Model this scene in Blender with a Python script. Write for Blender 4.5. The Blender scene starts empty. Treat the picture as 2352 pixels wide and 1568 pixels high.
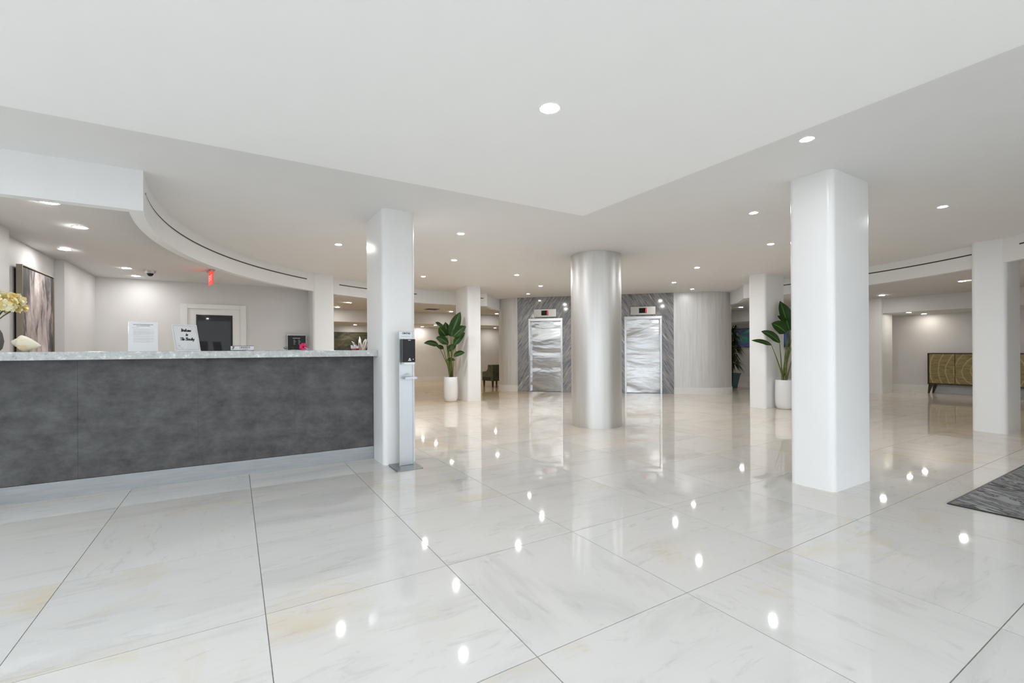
import bpy, math, random
from mathutils import Vector, Matrix
random.seed(11)
scene = bpy.context.scene
col = scene.collection
PI = math.pi

# ------------------------------------------------------------------ camera
EYE = 1.233
FPX, HORIZON, YAW, ROLL = 1049.35, 802.83, 0.5455, 0.006
FW = Vector((math.sin(YAW), math.cos(YAW), 0)); RT = Vector((math.cos(YAW), -math.sin(YAW), 0)); UP = Vector((0, 0, 1))
cam_data = bpy.data.cameras.new('camera')
cam = bpy.data.objects.new('camera', cam_data); col.objects.link(cam)
cam_data.sensor_width = 36.0
cam_data.lens = FPX / 2352 * 36
cam_data.shift_y = (HORIZON - 784) / 2352
cam_data.clip_start = 0.02
r_ = RT * math.cos(ROLL) - UP * math.sin(ROLL); u_ = UP * math.cos(ROLL) + RT * math.sin(ROLL)
m = Matrix((r_, u_, -FW)).transposed().to_4x4(); m.translation = Vector((0, 0, EYE))
cam.matrix_world = m
scene.camera = cam

# ------------------------------------------------------------------ world, exposure
world = bpy.data.worlds.new('overcast_sky'); scene.world = world; world.use_nodes = True
bg = world.node_tree.nodes['Background']
bg.inputs[0].default_value = (0.865, 0.94, 1.0, 1); bg.inputs[1].default_value = 2.5
vs = scene.view_settings
vs.view_transform = 'Standard'; vs.look = 'None'; vs.exposure = -0.05; vs.gamma = 1.0; vs.use_curve_mapping = False
cy = scene.cycles
cy.use_denoising = True; cy.max_bounces = 7; cy.diffuse_bounces = 5; cy.glossy_bounces = 3; cy.transmission_bounces = 6
cy.sample_clamp_indirect = 6.0; cy.caustics_reflective = False; cy.caustics_refractive = False
cy.use_light_tree = True; cy.use_adaptive_sampling = True; cy.adaptive_threshold = 0.08; cy.adaptive_min_samples = 16
LAMP = 400.0

# ------------------------------------------------------------------ helpers
def P(px, py, depth):
    """a point seen at a photo pixel, at a given distance in front of the lens"""
    a0, b0 = px - 1176, py - HORIZON
    a = a0 * math.cos(ROLL) - b0 * math.sin(ROLL); b = a0 * math.sin(ROLL) + b0 * math.cos(ROLL)
    return FW * depth + RT * (a * depth / FPX) + Vector((0, 0, EYE - b * depth / FPX))

class MB:
    def __init__(s): s.v = []; s.f = []; s.uv = {}
    def quad(s, a, b, c, d):
        n = len(s.v); s.v += [tuple(a), tuple(b), tuple(c), tuple(d)]; s.f.append((n, n+1, n+2, n+3)); return s
    def box(s, x0, x1, y0, y1, z0, z1):
        n = len(s.v)
        s.v += [(x0,y0,z0),(x1,y0,z0),(x1,y1,z0),(x0,y1,z0),(x0,y0,z1),(x1,y0,z1),(x1,y1,z1),(x0,y1,z1)]
        s.f += [tuple(n+i for i in q) for q in ((0,3,2,1),(4,5,6,7),(0,1,5,4),(1,2,6,5),(2,3,7,6),(3,0,4,7))]
        return s
    def prism(s, pts, z0, z1):
        n = len(s.v); k = len(pts)
        s.v += [(p[0], p[1], z0) for p in pts] + [(p[0], p[1], z1) for p in pts]
        s.f.append(tuple(n+i for i in reversed(range(k)))); s.f.append(tuple(n+k+i for i in range(k)))
        for i in range(k):
            j = (i+1) % k; s.f.append((n+i, n+j, n+k+j, n+k+i))
        return s
    def lathe(s, prof, seg=32, c=(0, 0, 0), cap=True):
        n = len(s.v)
        for r, z in prof:
            for i in range(seg):
                a = 2*PI*i/seg; s.v.append((c[0]+r*math.cos(a), c[1]+r*math.sin(a), c[2]+z))
        for k in range(len(prof)-1):
            for i in range(seg):
                j = (i+1) % seg; s.f.append((n+k*seg+i, n+k*seg+j, n+(k+1)*seg+j, n+(k+1)*seg+i))
        if cap:
            s.f.append(tuple(n+i for i in reversed(range(seg)))); k = len(prof)-1
            s.f.append(tuple(n+k*seg+i for i in range(seg)))
        return s
    def tube(s, pts, r0, r1=None, seg=7):
        r1 = r0 if r1 is None else r1
        pts = [Vector(p) for p in pts]; n = len(s.v); k = len(pts)
        for i, p in enumerate(pts):
            t = (pts[min(i+1, k-1)] - pts[max(i-1, 0)]).normalized()
            a = t.orthogonal() if abs(t.z) > .98 else t.cross(UP)
            a.normalize(); b = t.cross(a); r = r0 + (r1-r0)*i/(k-1)
            for j in range(seg):
                w = 2*PI*j/seg; s.v.append(tuple(p + a*r*math.cos(w) + b*r*math.sin(w)))
        for i in range(k-1):
            for j in range(seg):
                q = (j+1) % seg; s.f.append((n+i*seg+j, n+i*seg+q, n+(i+1)*seg+q, n+(i+1)*seg+j))
        s.f.append(tuple(n+j for j in reversed(range(seg)))); s.f.append(tuple(n+(k-1)*seg+j for j in range(seg)))
        return s
    def ball(s, c, rx, ry=None, rz=None, seg=14, rings=8):
        ry = ry or rx; rz = rz or rx; n = len(s.v)
        for k in range(rings+1):
            th = PI*k/rings
            for i in range(seg):
                a = 2*PI*i/seg
                s.v.append((c[0]+rx*math.sin(th)*math.cos(a), c[1]+ry*math.sin(th)*math.sin(a), c[2]-rz*math.cos(th)))
        for k in range(rings):
            for i in range(seg):
                j = (i+1) % seg; s.f.append((n+k*seg+i, n+k*seg+j, n+(k+1)*seg+j, n+(k+1)*seg+i))
        return s
    def mesh(s, name, smooth=False, angle=40):
        me = bpy.data.meshes.new(name); me.from_pydata(s.v, [], s.f); me.update()
        if smooth:
            for p in me.polygons: p.use_smooth = True
            me.set_sharp_from_angle(angle=math.radians(angle))
        return me
    def build(s, name, mat, parent=None, smooth=False, bevel=0, angle=40):
        me = s.mesh(name, smooth, angle); me.materials.append(mat)
        o = bpy.data.objects.new(name, me); col.objects.link(o); o.parent = parent
        if bevel:
            b = o.modifiers.new('bevel', 'BEVEL'); b.width = bevel; b.segments = 2; b.limit_method = 'ANGLE'
        return o

def empty(name, loc=(0,0,0), rz=0, rx=0):
    o = bpy.data.objects.new(name, None); col.objects.link(o); o.location = loc; o.rotation_euler = (rx, 0, rz)
    o.empty_display_size = .1; return o
def tag(o, label, cat, group=None):
    o['label'] = label; o['category'] = cat
    if group: o['group'] = group
    return o
def struct(o, label=None):
    o['kind'] = 'structure'
    if label: o['label'] = label
    return o
def copy_tree(o, parent=None):
    c = o.copy(); col.objects.link(c); c.parent = parent
    for ch in list(o.children): copy_tree(ch, c)
    return c

# ------------------------------------------------------------------ materials
def new_mat(name):
    mt = bpy.data.materials.new(name); mt.use_nodes = True; nt = mt.node_tree
    return mt, nt, nt.nodes['Principled BSDF']
def plain(name, c, rough=.5, metal=0, bump=0, bscale=60, coat=0, vary=.03, vscale=4):
    mt, nt, b = new_mat(name); N, L = nt.nodes, nt.links
    b.inputs['Roughness'].default_value = rough; b.inputs['Metallic'].default_value = metal
    if coat: b.inputs['Coat Weight'].default_value = coat; b.inputs['Coat Roughness'].default_value = .05
    tc = N.new('ShaderNodeTexCoord'); n = N.new('ShaderNodeTexNoise'); n.inputs['Scale'].default_value = vscale
    L.new(tc.outputs['Object'], n.inputs['Vector'])
    r = N.new('ShaderNodeValToRGB')
    r.color_ramp.elements[0].position = .3; r.color_ramp.elements[1].position = .7
    r.color_ramp.elements[0].color = tuple(x*(1-vary) for x in c)+(1,); r.color_ramp.elements[1].color = tuple(min(1, x*(1+vary)) for x in c)+(1,)
    L.new(n.outputs['Fac'], r.inputs['Fac']); L.new(r.outputs['Color'], b.inputs['Base Color'])
    if bump:
        n2 = N.new('ShaderNodeTexNoise'); n2.inputs['Scale'].default_value = bscale; L.new(tc.outputs['Object'], n2.inputs['Vector'])
        bp = N.new('ShaderNodeBump'); bp.inputs['Strength'].default_value = bump; bp.inputs['Distance'].default_value = .01
        L.new(n2.outputs['Fac'], bp.inputs['Height']); L.new(bp.outputs['Normal'], b.inputs['Normal'])
    return mt
def ramp_mat(name, stops, scale=(1,1,1), rot=(0,0,0), nscale=3, detail=6, rough=.4, metal=0, distort=0, nrough=.6, coords='Object', bump=0, lac=2.0):
    """noise, stretched by scale, through a colour ramp"""
    mt, nt, b = new_mat(name); N, L = nt.nodes, nt.links
    tc = N.new('ShaderNodeTexCoord'); mp = N.new('ShaderNodeMapping'); mp.inputs['Scale'].default_value = scale
    m0 = N.new('ShaderNodeMapping'); m0.inputs['Rotation'].default_value = rot
    L.new(tc.outputs[coords], m0.inputs['Vector']); L.new(m0.outputs['Vector'], mp.inputs['Vector'])
    n = N.new('ShaderNodeTexNoise'); n.inputs['Scale'].default_value = nscale; n.inputs['Detail'].default_value = detail
    n.inputs['Roughness'].default_value = nrough; n.inputs['Distortion'].default_value = distort; n.inputs['Lacunarity'].default_value = lac
    L.new(mp.outputs['Vector'], n.inputs['Vector'])
    r = N.new('ShaderNodeValToRGB'); els = r.color_ramp.elements
    while len(els) < len(stops): els.new(.5)
    for e, (p, c) in zip(els, stops): e.position = p; e.color = tuple(c)+(1,)
    L.new(n.outputs['Fac'], r.inputs['Fac']); L.new(r.outputs['Color'], b.inputs['Base Color'])
    b.inputs['Roughness'].default_value = rough; b.inputs['Metallic'].default_value = metal
    if bump:
        bp = N.new('ShaderNodeBump'); bp.inputs['Strength'].default_value = bump; bp.inputs['Distance'].default_value = .02
        L.new(n.outputs['Fac'], bp.inputs['Height']); L.new(bp.outputs['Normal'], b.inputs['Normal'])
    return mt
def emit(name, c, strength):
    mt, nt, b = new_mat(name)
    b.inputs['Base Color'].default_value = tuple(c)+(1,); b.inputs['Emission Color'].default_value = tuple(c)+(1,)
    b.inputs['Emission Strength'].default_value = strength
    return mt

M = {}
M['panelbright'] = plain('brightened_ceiling_white', (.94,.94,.94), .6, vary=.006, bump=.02, bscale=90)  # lighter than the high ceiling, so the brightness step is in the colour
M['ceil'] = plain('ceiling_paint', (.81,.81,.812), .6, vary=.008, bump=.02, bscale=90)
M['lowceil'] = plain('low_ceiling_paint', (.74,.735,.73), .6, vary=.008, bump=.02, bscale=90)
M['wall'] = plain('wall_paint', (.70,.69,.685), .55, vary=.015, bump=.04, bscale=140)
M['white'] = plain('white_paint', (.86,.865,.87), .35, vary=.008, bump=.02, bscale=120)
M['colpaint'] = plain('column_lacquer', (.87,.875,.88), .28, vary=.008)
M['trim'] = plain('trim_white', (.78,.78,.77), .4, vary=.01)
M['black'] = plain('black_slot', (.012,.012,.012), .5)
M['grout'] = plain('grout', (.30,.29,.27), .8, vary=.15, vscale=30)
M['ground'] = plain('paving', (.62,.60,.56), .8, vary=.1)
M['alu'] = plain('aluminium', (.55,.57,.59), .35, metal=.8)

def tile_material(name, sc):
    mt, nt, b = new_mat(name); N, L = nt.nodes, nt.links
    geo = N.new('ShaderNodeNewGeometry'); oi = N.new('ShaderNodeObjectInfo')
    ml = N.new('ShaderNodeVectorMath'); ml.operation = 'SCALE'; ml.inputs[0].default_value = (37, 53, 71); L.new(oi.outputs['Random'], ml.inputs['Scale'])
    ad = N.new('ShaderNodeVectorMath'); ad.operation = 'ADD'; L.new(geo.outputs['Position'], ad.inputs[0]); L.new(ml.outputs['Vector'], ad.inputs[1])
    mp = N.new('ShaderNodeMapping'); mp.inputs['Scale'].default_value = sc; mp.inputs['Rotation'].default_value = (0, 0, .12); L.new(ad.outputs['Vector'], mp.inputs['Vector'])
    def noise(scale, detail, rough, dist, vec):
        n = N.new('ShaderNodeTexNoise'); n.inputs['Scale'].default_value = scale; n.inputs['Detail'].default_value = detail
        n.inputs['Roughness'].default_value = rough; n.inputs['Distortion'].default_value = dist; L.new(vec, n.inputs['Vector']); return n.outputs['Fac']
    def ramp(fac, stops):
        r = N.new('ShaderNodeValToRGB'); els = r.color_ramp.elements
        while len(els) < len(stops): els.new(.5)
        for e, (p, c) in zip(els, stops): e.position = p; e.color = (c, c, c, 1) if not isinstance(c, tuple) else c+(1,)
        L.new(fac, r.inputs['Fac']); return r.outputs['Color']
    def mix(kind, fac, a, c):
        x = N.new('ShaderNodeMixRGB'); x.blend_type = kind
        for sock, v in ((x.inputs[0], fac), (x.inputs[1], a), (x.inputs[2], c)):
            if isinstance(v, (int, float)): sock.default_value = v
            elif isinstance(v, tuple): sock.default_value = v+(1,)
            else: L.new(v, sock)
        return x.outputs[0]
    streak = ramp(noise(1.6, 8, .62, .6, mp.outputs['Vector']), [(.30, .86), (.46, .98), (.62, 1.0), (.75, .95)])
    fine = ramp(noise(5.5, 6, .7, 1.2, mp.outputs['Vector']), [(.33, .88), (.44, 1.0), (1, 1.0)])
    patch = ramp(noise(.8, 7, .66, .8, ad.outputs['Vector']), [(.56, 0.0), (.70, .75)])
    base = mix('MULTIPLY', 1.0, oi.outputs['Color'], streak)
    base = mix('MULTIPLY', 1.0, base, fine)
    base = mix('MIX', patch, base, mix('MULTIPLY', 1.0, base, (.98, .86, .66)))
    L.new(base, b.inputs['Base Color'])
    b.inputs['Roughness'].default_value = .035
    b.inputs['IOR'].default_value = 1.55
    return mt
M['tile_a'] = tile_material('marble_tile_along', (.55, 2.2, 1))
M['tile_b'] = tile_material('marble_tile_across', (2.0, .6, 1))

M['granite_l'] = ramp_mat('blue_grey_granite_rising', [(.30,(.04,.048,.065)),(.41,(.14,.155,.185)),(.50,(.28,.29,.315)),(.57,(.34,.325,.30)),(.66,(.60,.61,.62))], scale=(8,1,.6), rot=(0,math.radians(-33),0), nscale=5.2, detail=9, rough=.08, nrough=.74, distort=.3)
M['granite_r'] = ramp_mat('blue_grey_granite_falling', [(.30,(.04,.048,.065)),(.41,(.14,.155,.185)),(.50,(.28,.29,.315)),(.57,(.34,.325,.30)),(.66,(.60,.61,.62))], scale=(8,1,.6), rot=(0,math.radians(33),0), nscale=5.2, detail=9, rough=.08, nrough=.74, distort=.3)
M['leaf_wall'] = ramp_mat('silver_wall_covering', [(.3,(.60,.60,.595)),(.7,(.72,.72,.715))], scale=(7,7,.35), nscale=3, detail=5, rough=.38, metal=.25)
M['silver'] = ramp_mat('brushed_silver', [(.3,(.66,.655,.645)),(.7,(.72,.715,.705))], scale=(8,8,.3), nscale=3, detail=6, rough=.42, metal=.92)
M['steel'] = plain('jamb_steel', (.62,.62,.62), .22, metal=1, vary=.04)
def wavy_steel():
    mt, nt, b = new_mat('polished_wavy_steel'); N, L = nt.nodes, nt.links
    b.inputs['Metallic'].default_value = 1; b.inputs['Roughness'].default_value = .22; b.inputs['Base Color'].default_value = (.56,.56,.565,1)
    tc = N.new('ShaderNodeTexCoord'); mp = N.new('ShaderNodeMapping'); mp.inputs['Scale'].default_value = (.42, 1, 1.5); L.new(tc.outputs['Object'], mp.inputs['Vector'])
    n = N.new('ShaderNodeTexNoise'); n.inputs['Scale'].default_value = 1.5; n.inputs['Detail'].default_value = 4; n.inputs['Roughness'].default_value = .40; n.inputs['Distortion'].default_value = .4; L.new(mp.outputs['Vector'], n.inputs['Vector'])
    bp = N.new('ShaderNodeBump'); bp.inputs['Strength'].default_value = 1.0; bp.inputs['Distance'].default_value = .055
    L.new(n.outputs['Fac'], bp.inputs['Height']); L.new(bp.outputs['Normal'], b.inputs['Normal'])
    return mt
M['wavy'] = wavy_steel()
M['desk'] = ramp_mat('charcoal_cloud_laminate', [(.30,(.022,.022,.023)),(.42,(.055,.055,.056)),(.52,(.078,.078,.079)),(.70,(.135,.135,.136))], nscale=4.2, detail=12, rough=.48, nrough=.74, scale=(1,1,1.5))
M['plinth'] = ramp_mat('brushed_grey_laminate', [(.3,(.32,.335,.345)),(.7,(.40,.415,.425))], scale=(1.2,1,14), nscale=3, detail=5, rough=.4, metal=.3)
M['quartz'] = ramp_mat('grey_speckled_quartz', [(.28,(.16,.17,.17)),(.40,(.42,.43,.43)),(.56,(.52,.53,.53)),(.66,(.80,.81,.81))], nscale=22, detail=6, rough=.15, nrough=.75)
M['pot'] = plain('white_ceramic', (.80,.80,.80), .35, vary=.01)
M['soil'] = plain('soil', (.04,.03,.02), .9, vary=.4, vscale=40)
M['stem'] = plain('green_stem', (.10,.13,.02), .5, vary=.3)
def leaf_material():
    mt, nt, b = new_mat('banana_leaf'); N, L = nt.nodes, nt.links
    uv = N.new('ShaderNodeUVMap'); sp = N.new('ShaderNodeSeparateXYZ'); L.new(uv.outputs['UV'], sp.inputs[0])
    su = N.new('ShaderNodeMath'); su.operation = 'SUBTRACT'; L.new(sp.outputs['X'], su.inputs[0]); su.inputs[1].default_value = .5
    ab = N.new('ShaderNodeMath'); ab.operation = 'ABSOLUTE'; L.new(su.outputs[0], ab.inputs[0])
    r = N.new('ShaderNodeValToRGB'); r.color_ramp.elements[0].position = .02; r.color_ramp.elements[1].position = .06
    r.color_ramp.elements[0].color = (.09,.19,.012,1); r.color_ramp.elements[1].color = (.011,.042,.004,1)
    L.new(ab.outputs[0], r.inputs['Fac']); L.new(r.outputs['Color'], b.inputs['Base Color']); b.inputs['Roughness'].default_value = .42; b.inputs['Specular IOR Level'].default_value = .3
    w = N.new('ShaderNodeTexWave'); w.inputs['Scale'].default_value = 14; w.bands_direction = 'Y'; L.new(uv.outputs['UV'], w.inputs['Vector'])
    bp = N.new('ShaderNodeBump'); bp.inputs['Strength'].default_value = .15; bp.inputs['Distance'].default_value = .01; L.new(w.outputs['Fac'], bp.inputs['Height']); L.new(bp.outputs['Normal'], b.inputs['Normal'])
    return mt
M['leaf'] = leaf_material()
M['palm'] = plain('palm_leaf', (.035,.06,.012), .5, vary=.4)
M['teal'] = plain('teal_glaze', (.012,.075,.085), .25, vary=.2)
M['bark'] = plain('bark', (.07,.045,.03), .9, vary=.3, vscale=20)
M['chair'] = plain('green_upholstery', (.095,.105,.055), .85, vary=.25, vscale=14, bump=.2, bscale=300)
M['legwood'] = plain('brown_wood', (.085,.035,.012), .4, vary=.2)
M['bronze'] = plain('dark_bronze', (.045,.035,.022), .4, metal=.4)
M['champagne'] = plain('champagne_frame', (.34,.30,.23), .4, metal=.5)
M['paper'] = plain('white_paper', (.80,.80,.815), .6, vary=.005)
M['ink'] = plain('black_ink', (.02,.02,.022), .6)
M['greyink'] = plain('grey_print', (.42,.42,.44), .6)
M['paleink'] = plain('pale_print', (.60,.60,.62), .6)
M['acrylic'] = plain('clear_acrylic', (.82,.83,.84), .1)
M['blackplastic'] = plain('black_plastic', (.016,.016,.018), .22)
M['darkgrey'] = plain('charcoal_plastic', (.05,.052,.055), .3)
M['glasspane'] = plain('dark_door_glass', (.028,.028,.030), .03, vary=.05)
M['standalu'] = plain('satin_aluminium', (.52,.54,.56), .3, metal=.75)
M['baseplate'] = plain('grey_steel_plate', (.27,.28,.29), .3, metal=.8)
M['red'] = plain('red_plastic', (.33,.004,.006), .3)
M['pink'] = plain('hot_pink_petal', (.85,.01,.12), .5, vary=.3, vscale=40)
M['yellow'] = ramp_mat('yellow_petal', [(.24,(.82,.44,.14)),(.38,(.88,.66,.20)),(.50,(.88,.78,.42)),(.66,(.86,.83,.66))], nscale=16, detail=3, rough=.6)
M['shell'] = ramp_mat('conch_shell', [(.3,(.80,.56,.30)),(.45,(.84,.78,.58)),(.6,(.82,.80,.70)),(.75,(.78,.80,.80))], nscale=9, detail=4, rough=.45, scale=(1,1,3), bump=.1)
M['vase'] = plain('dark_ribbed_vase', (.12,.115,.11), .5)
M['wpetal'] = plain('white_petal', (.76,.79,.80), .5, vary=.1, vscale=20)
M['led'] = emit('red_led', (1.0,.02,.03), 3.0)
M['exit'] = emit('exit_red', (.95,.05,.035), .85)
M['exittxt'] = emit('exit_letters', (1.0,.45,.38), 1.0)
M['screen'] = plain('black_screen', (.008,.008,.008), .15)
M['indic'] = plain('brushed_indicator_plate', (.42,.405,.37), .32, metal=.85, vary=.1, vscale=3)
for k_ in ('blackplastic', 'glasspane', 'screen', 'darkgrey'): M[k_].node_tree.nodes['Principled BSDF'].inputs['Specular IOR Level'].default_value = .22
M['lens'] = emit('lamp_lens', (.975,.985,1.0), LAMP*3.3)
M['lens_entry'] = emit('lamp_lens_entrance', (.98,.985,1.0), LAMP*1.8)
M['lens_edge'] = emit('lamp_lens_edge', (.98,.985,1.0), LAMP*.85)
M['lens_desk'] = emit('lamp_lens_reception', (1.0,.985,.965), LAMP*.46)
M['lens_low'] = emit('lamp_lens_low', (1.0,.96,.91), LAMP*.60)
M['lens_soffit_far'] = emit('lamp_lens_soffit_far', (1.0,.94,.85), LAMP*.70)
M['lens_soffit'] = emit('lamp_lens_soffit', (1.0,.93,.82), LAMP*.42)

# ------------------------------------------------------------------ levels of the place
ZH, ZL, ZB, ZS, ZD = 2.76, 2.53, 2.42, 2.14, 2.52   # lobby ceiling, side ceilings, ring bulkhead foot, soffit foot, dropped ceiling
CX, CY, RR = 4.90, 5.47, 5.58                        # the round lobby
XE, YN, XW, YS = 16.3, 17.1, -2.5, -2.3              # outer walls

# ------------------------------------------------------------------ floor of square tiles
TS, TX, TY = .9148, -1.712, 4.263
floor = struct(MB().box(XW, XE+.1, YS, YN+.1, -.05, -.004).build('floor', M['grout']), 'polished cream and white marble floor laid in large square tiles')
def project(x, y, z):
    v = Vector((x, y, z-EYE)); d = v.dot(FW)
    if d < .05: return None
    return 1176 + FPX*v.dot(RT)/d, HORIZON - FPX*v.z/d, d
def smooth01(t): t = max(0, min(1, t)); return t*t*(3-2*t)
def tile_colour(x, y):  # creamier outward; near tone darkened, far tone lightened to balance the lighting
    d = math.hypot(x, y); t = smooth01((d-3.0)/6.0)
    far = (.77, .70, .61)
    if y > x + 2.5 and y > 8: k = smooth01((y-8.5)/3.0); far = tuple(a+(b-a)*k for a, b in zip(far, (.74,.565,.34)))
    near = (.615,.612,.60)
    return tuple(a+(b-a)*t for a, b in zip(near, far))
cells = []
for i in range(-3, 21):
    for j in range(-8, 15):
        x0, y0 = TX + TS*i, TY + TS*j
        if x0+TS < XW or x0 > XE or y0+TS < YS or y0 > YN: continue
        cx_, cy_ = x0+TS/2, y0+TS/2
        pr = [project(x, y, 0) for x in (x0, x0+TS) for y in (y0, y0+TS)]
        ok = any(p and -30 < p[0] < 2382 and p[1] < 1600 for p in pr)
        if cx_ < 1.3 and cy_ > 6.2: ok = False
        if cx_ + cy_ > 19.6 and abs((cy_-cx_)-1.2) < 4.2: ok = False
        if math.hypot(cx_, cy_) < 4.5: ok = True
        cells.append((not ok, math.hypot(cx_, cy_), cx_, cy_))
cells.sort()
g_ = .0022
tmesh = {}
for key in ('tile_a', 'tile_b'):
    me = MB().box(-TS/2+g_, TS/2-g_, -TS/2+g_, TS/2-g_, -.02, 0).mesh('tile'); me.materials.append(M[key]); tmesh[key] = me
rest = MB()
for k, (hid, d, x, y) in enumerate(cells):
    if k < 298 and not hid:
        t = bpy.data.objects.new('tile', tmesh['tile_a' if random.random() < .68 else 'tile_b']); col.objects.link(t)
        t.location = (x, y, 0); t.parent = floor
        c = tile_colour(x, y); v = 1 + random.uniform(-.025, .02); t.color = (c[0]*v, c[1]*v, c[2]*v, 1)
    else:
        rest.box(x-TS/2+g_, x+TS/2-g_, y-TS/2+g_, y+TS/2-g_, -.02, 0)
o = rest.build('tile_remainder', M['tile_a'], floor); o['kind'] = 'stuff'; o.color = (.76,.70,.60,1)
struct(MB().box(-40, 60, -60, 60, -.3, -.06).build('ground', M['ground']), 'pale paving outside the building')

# ------------------------------------------------------------------ ceilings
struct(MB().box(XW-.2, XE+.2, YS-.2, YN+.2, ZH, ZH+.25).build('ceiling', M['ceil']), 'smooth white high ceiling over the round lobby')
dx, dy = 3.42*(ZD-EYE)/(ZH-EYE), 4.05*(ZD-EYE)/(ZH-EYE)
struct(MB().box(XW, dx, YS, dy, ZD, ZH).build('ceiling_dropped_panel', M['panelbright']), 'lower square ceiling panel with a crisp edge above the entrance')

def arc(a0, a1, n, r=RR):
    return [(CX + r*math.cos(math.radians(a0+(a1-a0)*i/n)), CY + r*math.sin(math.radians(a0+(a1-a0)*i/n))) for i in range(n+1)]
YF = 4.90                                                              # straight bulkhead over the desk
A0 = 180 + math.degrees(math.asin((CY-YF-.015)/RR))
left_path = arc(A0, 80, 60) + [(6.18, 11.33), (6.50, 11.72), (6.80, 11.97), (7.3, 12.3)]
def oval(a): return RR - .04 + .12*max(0, min(1, -a/45))
def arc_right(a0, a1, n, off=0):
    return [(CX + (oval(a)+off)*math.cos(math.radians(a)), CY + (oval(a)+off)*math.sin(math.radians(a))) for a in [a0+(a1-a0)*i/n for i in range(n+1)]]
right_path = [(CX + (y-CY), CY + (x-CX)) for x, y in reversed(left_path[61:])] + arc_right(10, 90-A0, 60)   # mirrored about the diagonal of the lobby
def band(path, z0, z1, thick, flip):
    """a thin wall along a path; the lobby is on its inner side"""
    mb = MB(); outer = []
    for i, p in enumerate(path):
        a = Vector(path[max(i-1, 0)]); b = Vector(path[min(i+1, len(path)-1)]); t = (b-a).normalized()
        nrm = Vector((-t.y, t.x)) * (1 if flip else -1)
        outer.append((p[0]+nrm.x*thick, p[1]+nrm.y*thick))
    for i in range(len(path)-1):
        (a, b), (c, d) = (path[i], path[i+1]), (outer[i], outer[i+1])
        mb.quad((*a,z0),(*b,z0),(*b,z1),(*a,z1)); mb.quad((*c,z0),(*c,z1),(*d,z1),(*d,z0))
        mb.quad((*a,z0),(*c,z0),(*d,z0),(*b,z0)); mb.quad((*a,z1),(*b,z1),(*d,z1),(*c,z1))
    for i in (0, len(path)-1):
        a, c = path[i], outer[i]; mb.quad((*a,z0),(*a,z1),(*c,z1),(*c,z0))
    return mb, outer
import bmesh
def weld(o):
    bm = bmesh.new(); bm.from_mesh(o.data); bmesh.ops.remove_doubles(bm, verts=bm.verts, dist=1e-4); bmesh.ops.recalc_face_normals(bm, faces=bm.faces); bm.to_mesh(o.data); bm.free()
    for p in o.data.polygons: p.use_smooth = True
    o.data.set_sharp_from_angle(angle=math.radians(35)); return o
mbL, outL = band(left_path, ZB, ZH, .10, True)
o = mbL.build('wall_bulkhead_left', M['white']); weld(o); struct(o, 'curved white bulkhead sweeping from the desk around the lobby')
mbR, outR = band(right_path, ZB, ZH, .10, True)
o = mbR.build('wall_bulkhead_right', M['white']); weld(o); struct(o, 'curved white bulkhead on the side of the gold sideboard')
struct(MB().box(XW, left_path[0][0], YF, YF+.10, ZB+.002, ZH).build('wall_bulkhead_desk', M['white']), 'straight white bulkhead hanging above the reception desk')
sx = CX + (YF - CY)
struct(MB().box(sx, sx+.10, YS, right_path[-1][1], ZB, ZH).build('wall_bulkhead_side', M['white']))
# low ceilings: a sheet from each bulkhead out to the outer walls
def sheet(path, far, z, name):
    mb = MB(); n = len(path)
    for i in range(n-1):
        a, b, c, d = path[i], path[i+1], far[i+1], far[i]
        mb.quad((*a,z),(*b,z),(*c,z),(*d,z))
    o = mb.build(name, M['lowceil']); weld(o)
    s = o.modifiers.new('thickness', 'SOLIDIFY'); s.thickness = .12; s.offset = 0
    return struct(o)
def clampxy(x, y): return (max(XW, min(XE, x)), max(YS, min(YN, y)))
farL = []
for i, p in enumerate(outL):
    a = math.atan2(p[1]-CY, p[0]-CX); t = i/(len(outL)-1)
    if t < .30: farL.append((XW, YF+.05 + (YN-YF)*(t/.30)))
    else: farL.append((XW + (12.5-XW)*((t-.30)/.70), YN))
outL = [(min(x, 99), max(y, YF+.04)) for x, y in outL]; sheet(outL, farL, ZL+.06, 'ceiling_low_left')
farR = [(CX + (y-CY), CY + (x-CX)) for x, y in farL]; farR = [(min(XE, x), max(YS, y)) for x, y in farR]; farR.reverse(); farR = farR[:len(outR)]
outR = [(max(x, sx+.04), y) for x, y in outR]; sheet(outR, farR, ZL+.06, 'ceiling_low_right')

# ------------------------------------------------------------------ outer walls, soffits and baseboards
BB = .178
def wall(name, *b, mat='wall', label=None): return struct(MB().box(*b).build(name, M[mat]), label)
wall('wall_back', 1.3, XE+.2, YN, YN+.2, 0, ZL+.1, label='pale grey far wall washed by soffit lights')
wall('wall_right', XE, XE+.2, YS, YN+.2, 0, ZL+.1, label='pale grey side wall behind the gold sideboard')
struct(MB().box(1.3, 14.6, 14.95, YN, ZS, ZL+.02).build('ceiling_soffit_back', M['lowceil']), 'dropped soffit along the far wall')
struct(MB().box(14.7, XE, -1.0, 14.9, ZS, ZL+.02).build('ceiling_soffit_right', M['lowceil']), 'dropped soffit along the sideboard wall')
struct(MB().box(1.3, XE, YN-.02, YN, 0, BB).build('baseboard_back', M['trim']))
struct(MB().box(XE-.02, XE, YS, YN-.02, 0, BB).build('baseboard_right', M['trim']))
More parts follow.
